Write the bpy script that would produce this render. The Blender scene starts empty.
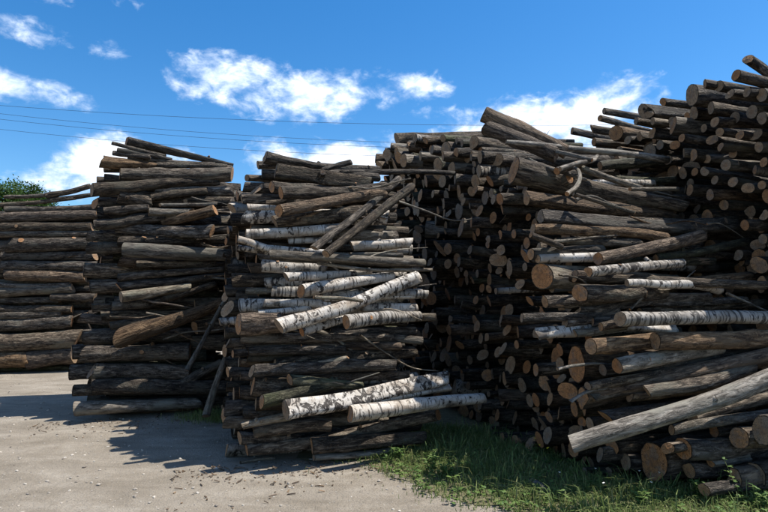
import bpy, math, random
import numpy as np
from mathutils import Vector, noise
S = bpy.context.scene
COL = S.collection
RAD = math.radians

# ------------------------------------------------------------------ camera
CAM_H = 1.7
PITCH = RAD(4.53)
FPX = 555.0                       # focal length in pixels of a 768 wide picture
cd = bpy.data.cameras.new('camera')
cd.sensor_width = 36.0
cd.lens = 36.0 * FPX / 768.0
cd.clip_end = 6000.0
cam = bpy.data.objects.new('camera', cd)
COL.objects.link(cam)
cam.location = (0, 0, CAM_H)
cam.rotation_euler = (math.pi / 2 + PITCH, 0, 0)
S.camera = cam

# ------------------------------------------------------------------ sun, sky, exposure
SUN_EL = RAD(65)
SUN_DIR = Vector((0.991, 0.125, 0)).normalized()      # horizontal direction towards the sun
sd = bpy.data.lights.new('sun', 'SUN')
sd.energy = 4.9
sd.angle = RAD(0.53)
sd.color = (1.0, 0.95, 0.87)
sun = bpy.data.objects.new('sun', sd)
COL.objects.link(sun)
tosun = Vector((SUN_DIR.x * math.cos(SUN_EL), SUN_DIR.y * math.cos(SUN_EL), math.sin(SUN_EL)))
sun.rotation_euler = tosun.to_track_quat('Z', 'Y').to_euler()
sun.location = (12, 4, 20)
S.view_settings.view_transform = 'Standard'
S.view_settings.look = 'None'
S.view_settings.gamma = 1.0
S.view_settings.exposure = 0.78
S.view_settings.use_curve_mapping = False
S.render.engine = 'CYCLES'
S.render.resolution_x, S.render.resolution_y = 1024, 683


class NT:
    """small helper for wiring node trees"""
    def __init__(self, tree):
        self.t = tree
        self.n = tree.nodes
        self.l = tree.links

    def put(self, sock, v):
        if isinstance(v, bpy.types.NodeSocket):
            self.l.new(v, sock)
        elif isinstance(v, bpy.types.Node):
            self.l.new(v.outputs[0], sock)
        else:
            sock.default_value = v

    def math(self, op, a, b=0.0, c=None, clamp=False):
        n = self.n.new('ShaderNodeMath')
        n.operation = op
        n.use_clamp = clamp
        self.put(n.inputs[0], a)
        self.put(n.inputs[1], b)
        if c is not None:
            self.put(n.inputs[2], c)
        return n.outputs[0]

    def vmath(self, op, a, b):
        n = self.n.new('ShaderNodeVectorMath')
        n.operation = op
        self.put(n.inputs[0], a)
        self.put(n.inputs[1], b)
        return n.outputs[0]

    def noise(self, vec, scale, detail=4.0, rough=0.55, dist=0.0):
        n = self.n.new('ShaderNodeTexNoise')
        self.put(n.inputs['Vector'], vec)
        n.inputs['Scale'].default_value = scale
        n.inputs['Detail'].default_value = detail
        n.inputs['Roughness'].default_value = rough
        n.inputs['Distortion'].default_value = dist
        return n.outputs[0]

    def ramp(self, fac, stops):
        n = self.n.new('ShaderNodeValToRGB')
        self.put(n.inputs[0], fac)
        e = n.color_ramp.elements
        while len(e) < len(stops):
            e.new(0.5)
        for el, (p, c) in zip(e, stops):
            el.position = p
            el.color = (c, c, c, 1) if isinstance(c, (int, float)) else (*c, 1)
        return n.outputs[0]

    def mix(self, fac, a, b, mode='MIX'):
        n = self.n.new('ShaderNodeMix')
        n.data_type = 'RGBA'
        n.blend_type = mode
        self.put(n.inputs[0], fac)
        self.put(n.inputs[6], a if not isinstance(a, tuple) else (*a, 1))
        self.put(n.inputs[7], b if not isinstance(b, tuple) else (*b, 1))
        return n.outputs[2]

    def rng(self, v, a, b, c=0.0, d=1.0, smooth=True):
        n = self.n.new('ShaderNodeMapRange')
        if smooth:
            n.interpolation_type = 'SMOOTHSTEP'
        self.put(n.inputs[0], v)
        for i, q in enumerate((a, b, c, d)):
            self.put(n.inputs[i + 1], q)
        return n.outputs[0]


w = bpy.data.worlds.new('World')
S.world = w
w.use_nodes = True
N = NT(w.node_tree)
N.n.clear()
sky = N.n.new('ShaderNodeTexSky')
sky.sky_type = 'NISHITA'
sky.sun_disc = False
sky.sun_elevation = SUN_EL
sky.sun_rotation = math.atan2(SUN_DIR.x, SUN_DIR.y)
sky.air_density = 1.0
sky.dust_density = 0.3
sky.ozone_density = 3.0
SKY_STRENGTH = 0.105
hs = N.n.new('ShaderNodeHueSaturation')
hs.inputs['Saturation'].default_value = 1.36
N.l.new(sky.outputs[0], hs.inputs['Color'])
tc = N.n.new('ShaderNodeTexCoord')
sx = N.n.new('ShaderNodeSeparateXYZ')
N.l.new(tc.outputs['Generated'], sx.inputs[0])
X_, Y_, Z_ = sx.outputs
az = N.math('ARCTAN2', X_, Y_)                 # azimuth from the +Y axis
hor = N.math('SQRT', N.math('ADD', N.math('MULTIPLY', X_, X_), N.math('MULTIPLY', Y_, Y_)))
el = N.math('ARCTAN2', Z_, hor)
cvec = N.n.new('ShaderNodeCombineXYZ')
N.put(cvec.inputs[0], az)
N.put(cvec.inputs[1], N.math('MULTIPLY', el, 1.7))
n_big = N.noise(cvec.outputs[0], 9.0, 9.0, 0.60, 0.25)
n_fine = N.noise(cvec.outputs[0], 30.0, 6.0, 0.6, 0.6)
n_wide = N.noise(cvec.outputs[0], 2.3, 5.0, 0.55)
# clouds seen above the wood yard: (azimuth, elevation, half width, half height, strength) in degrees
CLOUDS = [(-15.5, 21.3, 7.5, 2.4, .80), (-9.5, 20.2, 7.5, 2.8, .95), (-3.0, 20.9, 7.5, 2.0, .85), (2.0, 21.4, 5.0, 1.5, .65),
          (-26.3, 12.6, 4.8, 3.2, 1.15), (-31.0, 10.3, 4.0, 1.8, .95), (-21.0, 12.6, 4.5, 2.2, .85),
          (-35.5, 18.2, 5.5, 1.5, 1.0), (-30.5, 17.6, 2.6, .8, .4),
          (-4.5, 14.0, 8.0, 2.6, 1.05), (-10.5, 14.2, 4.0, 2.0, .7), (0.5, 15.0, 3.4, 1.8, .8),
          (14.5, 17.2, 9.5, 2.8, 1.05), (11.0, 13.5, 8.0, 3.2, 1.05), (22.0, 18.6, 6.0, 2.3, .85), (19.5, 14.5, 9.0, 3.0, 1.0),
          (-33.0, 22.6, 2.5, .7, .25), (5.2, 18.9, 2.6, .6, .35), (-34.5, 26.4, 3.2, .7, .15), (-26.2, 27.4, 1.7, 1.1, .35),
          (-27.0, 22.3, 1.5, .8, .3), (8.0, 16.2, 4.0, 1.4, .7)]
M = None
for a, e, wa, we, s in CLOUDS:
    p = N.math('DIVIDE', N.math('SUBTRACT', az, RAD(a)), RAD(wa))
    q = N.math('DIVIDE', N.math('SUBTRACT', el, RAD(e)), RAD(we))
    d2 = N.math('ADD', N.math('MULTIPLY', p, p), N.math('MULTIPLY', q, q))
    m = N.math('MULTIPLY', N.math('SUBTRACT', 1.0, d2), s)
    m = N.math('MAXIMUM', m, -1.0)
    M = m if M is None else N.math('SMOOTH_MAX', M, m, 0.15)
# fair weather clouds go on outside the frame, their cover raised for ambient light
aab = N.math('ABSOLUTE', az)
outside = N.math('MAXIMUM', N.rng(aab, RAD(38), RAD(46)), N.rng(el, RAD(31), RAD(38)))
other = N.math('ADD', N.math('MULTIPLY', N.math('SUBTRACT', n_wide, 0.52), 7.0), 0.0)
M = N.math('ADD', N.math('MULTIPLY', M, N.math('SUBTRACT', 1.0, outside)), N.math('MULTIPLY', other, outside))
dens = N.math('ADD', M, N.math('MULTIPLY', N.math('SUBTRACT', n_big, 0.49), 3.6))
dens = N.math('ADD', dens, N.math('MULTIPLY', N.math('SUBTRACT', n_fine, 0.5), 1.7))
cl = N.rng(dens, -0.12, 1.25)
n_off = N.noise(N.vmath('ADD', cvec.outputs[0], (0.012, 0.030, 0.0)), 9.0, 9.0, 0.60, 0.25)
lit = N.math('MULTIPLY', N.math('SUBTRACT', n_big, n_off), 1.5)
cl = N.math('MULTIPLY', cl, 0.96)
cc = N.ramp(N.math('ADD', lit, N.math('ADD', N.math('MULTIPLY', n_big, 0.5), N.math('MULTIPLY', dens, 0.20))),
            [(0.15, (.42, .54, .74)), (0.45, (.68, .77, .90)), (0.72, (.93, .95, .98))])
bg1 = N.n.new('ShaderNodeBackground')
bg1.inputs[1].default_value = SKY_STRENGTH
N.l.new(hs.outputs[0], bg1.inputs[0])
bg2 = N.n.new('ShaderNodeBackground')
bg2.inputs[1].default_value = 0.95
N.l.new(cc, bg2.inputs[0])
mx = N.n.new('ShaderNodeMixShader')
N.l.new(cl, mx.inputs[0])
N.l.new(bg1.outputs[0], mx.inputs[1])
N.l.new(bg2.outputs[0], mx.inputs[2])
wo = N.n.new('ShaderNodeOutputWorld')
N.l.new(mx.outputs[0], wo.inputs[0])


# ------------------------------------------------------------------ materials
def material(name):
    m = bpy.data.materials.new(name)
    m.use_nodes = True
    k = NT(m.node_tree)
    k.n.clear()
    out = k.n.new('ShaderNodeOutputMaterial')
    b = k.n.new('ShaderNodeBsdfPrincipled')
    k.l.new(b.outputs[0], out.inputs[0])
    b.inputs['Specular IOR Level'].default_value = 0.25
    return m, k, b


def attr(k, name):
    a = k.n.new('ShaderNodeAttribute')
    a.attribute_name = name
    return a


def bump(k, b, h, strength, dist):
    n = k.n.new('ShaderNodeBump')
    n.inputs['Strength'].default_value = strength
    n.inputs['Distance'].default_value = dist
    k.put(n.inputs['Height'], h)
    k.l.new(n.outputs[0], b.inputs['Normal'])


def stretched(k, sx_, sy_, sz_):
    a = attr(k, 'lc')
    return k.vmath('MULTIPLY', a.outputs['Vector'], (sx_, sy_, sz_))


def bark_material(name, dark, mid, pale, lichen, furrow=1.0, bd=0.012):
    m, k, b = material(name)
    rnd = attr(k, 'rnd').outputs['Fac']
    v = stretched(k, 2.2, 11, 11)
    f1 = k.noise(v, 3.0 * furrow, 7, 0.68, 0.5)
    f2 = k.noise(stretched(k, 8, 16, 16), 2.5, 4, 0.6)
    big = k.noise(stretched(k, 1.4, 3, 3), 1.6, 3, 0.6)
    col = k.ramp(f1, [(0.38, dark), (0.51, mid), (0.64, pale)])
    spk = k.noise(stretched(k, 14, 22, 22), 3.0, 3, 0.6)
    col = k.mix(k.math('MULTIPLY', k.rng(spk, 0.60, 0.68), 0.7), col, pale)
    peel = k.noise(stretched(k, 1.6, 4.5, 4.5), 1.9, 4, 0.6, 0.8)
    col = k.mix(k.math('MULTIPLY', k.rng(peel, 0.66, 0.69), k.rng(rnd, 0.35, 0.5)), col, (.19, .125, .075))
    col = k.mix(k.rng(big, 0.52, 0.68), col, k.mix(f2, mid, lichen))
    val = k.math('ADD', 0.62, k.math('MULTIPLY', rnd, 0.75))
    g = k.n.new('ShaderNodeHueSaturation')
    k.put(g.inputs['Value'], val)
    k.put(g.inputs['Saturation'], k.math('ADD', 0.7, k.math('MULTIPLY', k.math('FRACT', k.math('MULTIPLY', rnd, 7.3)), 0.5)))
    k.put(g.inputs['Color'], col)
    k.l.new(g.outputs[0], b.inputs['Base Color'])
    b.inputs['Roughness'].default_value = 0.82
    vr = k.n.new('ShaderNodeTexVoronoi')
    vr.feature = 'DISTANCE_TO_EDGE'
    k.put(vr.inputs['Vector'], k.vmath('ADD', stretched(k, 9, 26, 26), k.vmath('MULTIPLY', f2, (1.2, 1.2, 1.2))))
    vr.inputs['Scale'].default_value = 1.5
    plate = k.math('MULTIPLY', k.rng(vr.outputs['Distance'], 0.0, 0.16), k.rng(k.math('FRACT', k.math('MULTIPLY', rnd, 3.7)), 0.35, 0.6))
    h = k.math('ADD', k.math('ADD', f1, k.math('MULTIPLY', plate, 0.35)), k.math('MULTIPLY', f2, 0.45))
    bump(k, b, h, 1.0, bd * 3.2)
    return m


BARK_D = bark_material('bark_dark', (.011, .008, .0055), (.062, .047, .034), (.20, .162, .122), (.14, .13, .10))
BARK_G = bark_material('bark_grey', (.034, .028, .021), (.115, .096, .074), (.235, .205, .165), (.18, .175, .135), 0.9, 0.006)
BARK_M = bark_material('bark_worn_brown', (.026, .016, .010), (.105, .070, .044), (.24, .172, .115), (.10, .08, .058))
BARK_N = bark_material('bark_mossy', (.012, .012, .007), (.046, .044, .027), (.12, .112, .073), (.07, .08, .036))

BIRCH, k, b = material('bark_birch')
rnd = attr(k, 'rnd').outputs['Fac']
v = stretched(k, 1, 1, 1)
big = k.noise(stretched(k, 2.2, 3.2, 3.2), 2.3, 5, 0.62, 0.6)
dash = k.noise(stretched(k, 26, 3.6, 3.6), 1.5, 3, 0.5, 0.3)
scar = k.noise(stretched(k, 6.0, 4.0, 4.0), 2.1, 5, 0.68, 1.3)
fine = k.noise(v, 60, 4, 0.6)
white = k.ramp(big, [(0.30, (.25, .205, .16)), (0.47, (.40, .37, .325)), (0.65, (.52, .495, .46))])
white = k.mix(k.math('MULTIPLY', fine, 0.25), white, (.48, .38, .29))
blk = k.math('MAXIMUM', k.math('MULTIPLY', k.rng(k.math('ADD', dash, k.math('MULTIPLY', k.math('SUBTRACT', rnd, 0.5), -0.09)), 0.56, 0.62), 0.85), k.rng(k.math('ADD', scar, k.math('MULTIPLY', k.math('SUBTRACT', k.math('FRACT', k.math('MULTIPLY', rnd, 5.1)), 0.5), 0.13)), 0.55, 0.61))
blot = k.noise(stretched(k, 1.5, 2.0, 2.0), 1.5, 4, 0.6)
blk = k.math('MAXIMUM', blk, k.math('MULTIPLY', k.rng(blot, 0.56, 0.66), 0.85))
mud = k.noise(stretched(k, 1.1, 2.4, 2.4), 2.6, 4, 0.65)
white = k.mix(k.math('MULTIPLY', k.rng(mud, 0.5, 0.66), k.math('ADD', 0.35, k.math('MULTIPLY', rnd, 0.5))), white, (.20, .155, .115))
lent = k.noise(stretched(k, 70, 7, 7), 1.6, 2, 0.5)
white = k.mix(k.math('MULTIPLY', k.rng(lent, 0.60, 0.66), 0.65), white, (.13, .10, .08))
col = k.mix(blk, white, (.03, .024, .02))
g = k.n.new('ShaderNodeHueSaturation')
k.put(g.inputs['Color'], col)
k.put(g.inputs['Value'], k.math('ADD', 0.50, k.math('MULTIPLY', rnd, 0.55)))
k.l.new(g.outputs[0], b.inputs['Base Color'])
b.inputs['Roughness'].default_value = 0.6
bump(k, b, k.math('ADD', k.math('MULTIPLY', blk, -0.8), fine), 0.6, 0.006)

CUT, k, b = material('cut_wood')
rnd = attr(k, 'rnd').outputs['Fac']
lc = attr(k, 'ec').outputs['Vector']           # x = radius share, y = angle, z = radius in metres
sp = k.n.new('ShaderNodeSeparateXYZ')
k.l.new(lc, sp.inputs[0])
ex = attr(k, 'lc').outputs['Vector']
wob = k.noise(ex, 9, 3, 0.5)
ring = k.math('SINE', k.math('MULTIPLY', k.math('ADD', sp.outputs[2], k.math('MULTIPLY', wob, 0.02)), 620))
base = k.ramp(rnd, [(0.0, (.40, .175, .065)), (0.22, (.43, .235, .11)), (0.45, (.35, .235, .14)), (0.7, (.25, .185, .125)), (1.0, (.13, .10, .078))])
base = k.mix(k.math('MULTIPLY', k.math('ADD', ring, 1.0), 0.19), base, (.16, .09, .045))
core = k.rng(sp.outputs[0], 0.55, 0.15)
base = k.mix(k.math('MULTIPLY', core, 0.35), base, (.20, .085, .035))
dirt = k.noise(ex, 26, 6, 0.72, 0.6)
base = k.mix(k.math('MULTIPLY', k.rng(dirt, 0.42, 0.70), 0.6), base, (.075, .058, .044))
base = k.mix(k.math('MULTIPLY', k.rng(k.noise(ex, 7, 3, 0.6), 0.5, 0.66), 0.55), base, (.17, .145, .12))
crk = k.noise(k.vmath('MULTIPLY', lc, (1.2, 2.4, 0.0)), 3.4, 2, 0.5)
crack = k.math('MULTIPLY', k.rng(k.math('ABSOLUTE', k.math('SUBTRACT', crk, 0.5)), 0.030, 0.004), k.rng(sp.outputs[0], 0.0, 0.3))
base = k.mix(k.math('MULTIPLY', crack, 0.9), base, (.02, .012, .008))
k.l.new(base, b.inputs['Base Color'])
b.inputs['Roughness'].default_value = 0.9
saw = k.noise(k.vmath('MULTIPLY', ex, (1, 90, 8)), 1.0, 3, 0.6)
bump(k, b, k.math('SUBTRACT', k.math('ADD', saw, k.math('MULTIPLY', dirt, 0.8)), crack), 0.6, 0.006)
BARKS = {'d': BARK_D, 'g': BARK_G, 'm': BARK_M, 'n': BARK_N, 'b': BIRCH}

GROUND, k, b = material('gravel_yard')
geo = k.n.new('ShaderNodeNewGeometry').outputs['Position']
g1 = k.noise(k.vmath('MULTIPLY', geo, (0.7, 1.5, 1)), 1.6, 8, 0.68, 0.5)
g2 = k.noise(geo, 9, 6, 0.7)
g3 = k.noise(geo, 70, 4, 0.7)
trk = k.noise(k.vmath('MULTIPLY', geo, (0.45, 2.6, 1)), 1.6, 5, 0.6, 0.4)
vo = k.n.new('ShaderNodeTexVoronoi')
k.put(vo.inputs['Vector'], geo)
vo.inputs['Scale'].default_value = 42
col = k.ramp(g1, [(0.32, (.158, .133, .101)), (0.50, (.240, .207, .163)), (0.68, (.318, .282, .232))])
col = k.mix(k.rng(g2, 0.5, 0.72), col, (.215, .18, .138))
col = k.mix(k.math('MULTIPLY', k.rng(trk, 0.52, 0.66), 0.55), col, (.235, .205, .165))
col = k.mix(k.math('MULTIPLY', k.rng(vo.outputs['Distance'], 0.4, 0.1), 0.16), col, (.46, .43, .385))
col = k.mix(k.math('MULTIPLY', k.rng(g3, 0.52, 0.7), 0.5), col, (.17, .145, .115))
k.l.new(col, b.inputs['Base Color'])
b.inputs['Roughness'].default_value = 0.95
bump(k, b, k.math('ADD', k.math('MULTIPLY', g3, 0.5), k.math('ADD', g2, k.math('MULTIPLY', vo.outputs['Distance'], -0.15))), 1.0, 0.035)

SOIL, k, b = material('verge_soil')
geo = k.n.new('ShaderNodeNewGeometry').outputs['Position']
col = k.ramp(k.noise(geo, 12, 6, 0.7), [(0.3, (.09, .085, .045)), (0.7, (.19, .17, .10))])
k.l.new(col, b.inputs['Base Color'])
b.inputs['Roughness'].default_value = 1.0
bump(k, b, k.noise(geo, 40, 5, 0.7), 0.8, 0.03)

STONE, k, b = material('pebble')
rnd = attr(k, 'rnd').outputs['Fac']
k.l.new(k.ramp(rnd, [(0, (.13, .11, .09)), (.3, (.27, .24, .205)), (.75, (.33, .295, .25)), (1, (.42, .385, .335))]), b.inputs['Base Color'])
b.inputs['Roughness'].default_value = 0.9


def leaf_material(name, c0, c1, c2, trans=0.35):
    m, k, b = material(name)
    r = attr(k, 'rnd').outputs['Fac']
    c = k.ramp(r, [(0.0, c0), (0.55, c1), (1.0, c2)])
    k.l.new(c, b.inputs['Base Color'])
    b.inputs['Roughness'].default_value = 0.55
    t = k.n.new('ShaderNodeBsdfTranslucent')
    k.l.new(c, t.inputs[0])
    mxs = k.n.new('ShaderNodeMixShader')
    mxs.inputs[0].default_value = trans
    k.l.new(b.outputs[0], mxs.inputs[1])
    k.l.new(t.outputs[0], mxs.inputs[2])
    o = [x for x in k.n if x.type == 'OUTPUT_MATERIAL'][0]
    k.l.new(mxs.outputs[0], o.inputs[0])
    return m


GRASS = leaf_material('grass_blade', (.09, .135, .04), (.145, .20, .06), (.28, .27, .12))
WEED = leaf_material('weed_leaf', (.06, .12, .03), (.10, .17, .04), (.15, .21, .06))
LEAF = leaf_material('tree_leaf', (.022, .05, .012), (.045, .09, .02), (.075, .13, .035))


def plain(name, c, r=0.7, metal=0.0):
    m, k, b = material(name)
    n = k.noise(attr(k, 'lc').outputs['Vector'], 25, 4, 0.6)
    k.l.new(k.mix(n, tuple(x * 0.7 for x in c), tuple(min(1, x * 1.25) for x in c)), b.inputs['Base Color'])
    b.inputs['Roughness'].default_value = r
    b.inputs['Metallic'].default_value = metal
    return m


YELLOW = plain('yellow_petal', (.75, .55, .03))
WHITEP = plain('white_petal', (.75, .75, .70))
CABLE = plain('cable_black', (.02, .02, .022), 0.5)
POLEW = plain('pole_wood', (.11, .08, .055), 0.9)
TWIG = plain('dry_twig', (.12, .09, .06), 0.9)
CERAMIC = plain('insulator', (.25, .12, .07), 0.3)


# ------------------------------------------------------------------ mesh helpers
def mesh_obj(name, verts, faces, mats, parent=None, mi=None, lc=None, rnd=None, ec=None, smooth=True, loc=None, ngon=False):
    """one mesh object; faces: list of tuples, or (n,3)/(n,4) array"""
    me = bpy.data.meshes.new(name)
    v = np.asarray(verts, dtype=np.float32)
    org = np.zeros(3, np.float32) if loc is None else np.asarray(loc, np.float32)
    v2 = v - org
    me.from_pydata(v2.tolist(), [], faces.tolist() if hasattr(faces, 'tolist') else faces)
    for m in (mats if isinstance(mats, (list, tuple)) else [mats]):
        me.materials.append(m)
    if mi is not None:
        me.polygons.foreach_set('material_index', np.asarray(mi, np.int32))
    a = me.attributes.new('lc', 'FLOAT_VECTOR', 'POINT')
    a.data.foreach_set('vector', np.asarray(v if lc is None else lc, np.float32).ravel())
    if rnd is not None:
        a = me.attributes.new('rnd', 'FLOAT', 'POINT')
        r = np.asarray(rnd, np.float32)
        a.data.foreach_set('value', np.full(len(v), r, np.float32) if r.ndim == 0 else r)
    if ec is not None:
        a = me.attributes.new('ec', 'FLOAT_VECTOR', 'POINT')
        a.data.foreach_set('vector', np.asarray(ec, np.float32).ravel())
    if smooth:
        me.polygons.foreach_set('use_smooth', np.ones(len(me.polygons), bool))
    me.update()
    o = bpy.data.objects.new(name, me)
    COL.objects.link(o)
    o.location = org.tolist()
    if parent is not None:
        o.parent = parent
        o.location = (Vector(org.tolist()) - Vector(parent.location)) if loc is not None else -Vector(parent.location)
    return o


def tag(o, label=None, cat=None, group=None, kind=None):
    if label:
        o['label'] = label
    if cat:
        o['category'] = cat
    if group:
        o['group'] = group
    if kind:
        o['kind'] = kind
    return o


def frame(d):
    d = d / np.linalg.norm(d)
    up = np.array([0, 0, 1.0]) if abs(d[2]) < 0.9 else np.array([1.0, 0, 0])
    s = np.cross(d, up)
    s /= np.linalg.norm(s)
    return d, s, np.cross(s, d)


def path_points(pts, n):
    """smooth resampled path through the given points"""
    pts = [np.asarray(p, float) for p in pts]
    if len(pts) == 2:
        return np.array([pts[0] + (pts[1] - pts[0]) * t for t in np.linspace(0, 1, n)])
    q = [2 * pts[0] - pts[1]] + pts + [2 * pts[-1] - pts[-2]]
    seg = len(pts) - 1
    out = []
    for t in np.linspace(0, seg, n):
        i = min(int(t), seg - 1)
        f = t - i
        a, b_, c, d = q[i:i + 4]
        out.append(0.5 * (2 * b_ + (c - a) * f + (2 * a - 5 * b_ + 4 * c - d) * f * f + (3 * b_ - a - 3 * c + d) * f ** 3))
    return np.array(out)


def log_shape(pts, r0, r1, seed, sides=18, rings=22, bend=0.02, rough=1.0, birch=False):
    """bark tube, and the two sawn faces, in world coordinates"""
    rg = np.random.default_rng(seed)
    P = path_points(pts, rings)
    L = float(np.linalg.norm(P[-1] - P[0]))
    d, s, u = frame(P[-1] - P[0])
    t = np.linspace(0, 1, rings)
    if bend and len(pts) == 2:
        ph = rg.uniform(0, 2 * math.pi)
        amp = bend * L * rg.uniform(0.2, 1.0)
        wob = amp * np.sin(math.pi * t) + amp * 0.35 * np.sin(2 * math.pi * t * rg.uniform(.7, 1.6) + ph)
        wob = wob - (wob[0] * (1 - t) + wob[-1] * t)
        P = P + np.outer(wob * math.cos(ph), s) + np.outer(wob * math.sin(ph), u)
    ang = np.linspace(0, 2 * math.pi, sides, endpoint=False)
    off = rg.uniform(-50, 50, 3)
    rad = r0 + (r1 - r0) * t
    ov = rg.uniform(-.10, .10)
    flat = (rg.uniform(0, 2 * math.pi), rg.uniform(.30, .75)) if rg.random() < .2 and len(pts) == 2 else None
    knots = [(rg.uniform(.1, .95), rg.uniform(0, 2 * math.pi), rg.uniform(.10, .30)) for _ in range(rg.integers(1, 4))]
    V = np.zeros((rings, sides, 3))
    LC = np.zeros((rings, sides, 3))
    tang = np.gradient(P, axis=0)
    for i in range(rings):
        if len(pts) > 2:
            di, si, ui = frame(tang[i])
        else:
            si, ui = s, u
        for j in range(sides):
            c, sn = math.cos(ang[j]), math.sin(ang[j])
            r = rad[i]
            x = t[i] * L
            n1 = noise.noise((x * 1.6 + off[0], c * .9 + off[1], sn * .9 + off[2]))
            n2 = noise.noise((x * 5 + off[1], c * 3.2 + off[0], sn * 3.2 + off[2]))
            n3 = noise.noise((x * 11 + off[2], c * 5.5 + off[1], sn * 5.5 + off[0])) if sides > 17 else 0.0
            f = 1 + ov * math.cos(2 * ang[j]) + 0.13 * n1 + 0.075 * rough * n2 + .05 * rough * n3
            for kt, ka, kh in knots:
                da = (ang[j] - ka + math.pi) % (2 * math.pi) - math.pi
                g_ = ((t[i] - kt) * L / (r * 1.3 + .01)) ** 2 + (da / 0.55) ** 2
                if g_ < 6:
                    f += kh * rough * math.exp(-g_)
            if flat:
                cq = math.cos(ang[j] - flat[0])
                if cq > .05:
                    f = min(f, flat[1] / cq + .04 * n2)
            rr = r * f
            V[i, j] = P[i] + si * (c * rr) + ui * (sn * rr)
            LC[i, j] = (x, c * r, sn * r)
    # sawn faces: slightly slanted cuts
    for i, sg in ((0, -1), (rings - 1, 1)):
        sl = rg.normal(0, .13 if rg.random() < .65 else .38, 2)
        for j in range(sides):
            c, sn = math.cos(ang[j]), math.sin(ang[j])
            V[i, j] += d * (rad[i] * (sl[0] * c + sl[1] * sn))
    LC += off
    verts = V.reshape(-1, 3)
    lc_ = LC.reshape(-1, 3)
    idx = np.arange(rings * sides).reshape(rings, sides)
    A = idx[:-1, :]
    B = np.roll(idx, -1, 1)[:-1, :]
    C = np.roll(idx, -1, 1)[1:, :]
    D = idx[1:, :]
    faces = np.stack([A, B, C, D], -1).reshape(-1, 4).tolist()
    faces.append(idx[0, ::-1].tolist()[::-1])
    faces.append(idx[-1].tolist())
    ends = []
    for i, sg in ((0, -1), (rings - 1, 1)):
        ctr = V[i].mean(0)
        ev, el_, ee = [], [], []
        nr = 3
        for q in range(nr):
            sh = (0.945, 0.62, 0.30)[q]
            for j in range(sides):
                p = ctr + (V[i, j] - ctr) * sh + d * sg * (0.004 + 0.006 * rg.random() * (q > 0) * min(1, rad[i] * 8))
                ev.append(p)
                el_.append(off + np.array([0, math.cos(ang[j]) * rad[i] * sh, math.sin(ang[j]) * rad[i] * sh]))
                ee.append((sh, ang[j] if ang[j] < math.pi else 2 * math.pi - ang[j], rad[i] * sh))
        ev.append(ctr + d * sg * 0.008)
        el_.append(off)
        ee.append((0, 0, 0))
        ef = []
        for q in range(nr - 1):
            for j in range(sides):
                a0, a1 = q * sides + j, q * sides + (j + 1) % sides
                ef.append((a0, a1, a1 + sides, a0 + sides))
        z = (nr - 1) * sides
        for j in range(sides):
            ef.append((z + j, z + (j + 1) % sides, len(ev) - 1))
        if sg > 0:
            ef = [f[::-1] for f in ef]
        ends.append((np.array(ev), ef, np.array(el_), np.array(ee)))
    return verts, faces, lc_, ends, P, (d, s, u)


ALL_LOGS = []          # (p0, p1, r0, r1) of the logs already placed, for keeping the filling clear of them
LOG_COUNT = 0


def add_log(name, pts, r0, r1, kind, seed, label, cat, group, sides=18, rings=22, bend=0.012, cut=None, stubs=0):
    global LOG_COUNT
    LOG_COUNT += 1
    rg = np.random.default_rng(seed + 991)
    rv = rg.random()
    v, f, lc_, ends, P, fr = log_shape(pts, r0, r1, seed, sides, rings, bend, 0.55 if kind in 'gb' else 1.0)
    o = mesh_obj(name, v, f, BARKS[kind], lc=lc_, rnd=rv, loc=P[0])
    tag(o, label, cat, group)
    cr = rg.random() ** 0.8 if cut is None else cut
    for e in ends:
        mesh_obj('cut_end', e[0], e[1], CUT, parent=o, lc=e[2], ec=e[3], rnd=cr, smooth=False, loc=P[0])
    d, s, u = fr
    L = np.linalg.norm(P[-1] - P[0])
    for q in range(stubs):
        t = rg.uniform(.15, .9)
        base = P[int(t * (len(P) - 1))]
        a = rg.uniform(-0.3, 2.6)
        dr = s * math.cos(a) + u * math.sin(a) + d * rg.uniform(-.3, .9)
        dr /= np.linalg.norm(dr)
        rr = (r0 + (r1 - r0) * t)
        sr = rr * rg.uniform(.22, .42)
        v2, f2, l2, e2, _, _ = log_shape([base + dr * rr * .5, base + dr * (rr * 1.04 + .004 + .05 * rg.random() ** 3)], sr * 1.35, sr, seed + q + 5, 9, 4, 0, .6)
        st = mesh_obj('branch_stub', v2, f2, BARKS[kind], parent=o, lc=l2, rnd=rv, loc=base)
        ce = mesh_obj('cut_end', e2[1][0], e2[1][1], CUT, lc=e2[1][2], ec=e2[1][3], rnd=cr, smooth=False, loc=base)
        ce.parent = st
        ce.location = (0, 0, 0)
    ALL_LOGS.append((P[0], P[-1], r0, r1))
    return o


# ------------------------------------------------------------------ where things stand
CP, SP_ = math.cos(PITCH), math.sin(PITCH)


def ray(x, y):
    dx, dy = (x - 384) / FPX, (256 - y) / FPX
    return np.array([dx, CP - dy * SP_, SP_ + dy * CP])


def ground_at(x, y, z=0.0):
    r = ray(x, y)
    t = (z - CAM_H) / r[2]
    return np.array([r[0] * t, r[1] * t, z])


CAMP = np.array([0, 0, CAM_H])


def project(p):
    q = np.asarray(p, float) - CAMP
    dep = q[1] * CP + q[2] * SP_
    return 384 + FPX * q[0] / dep, 256 - FPX * (q[2] * CP - q[1] * SP_) / dep, dep


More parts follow.
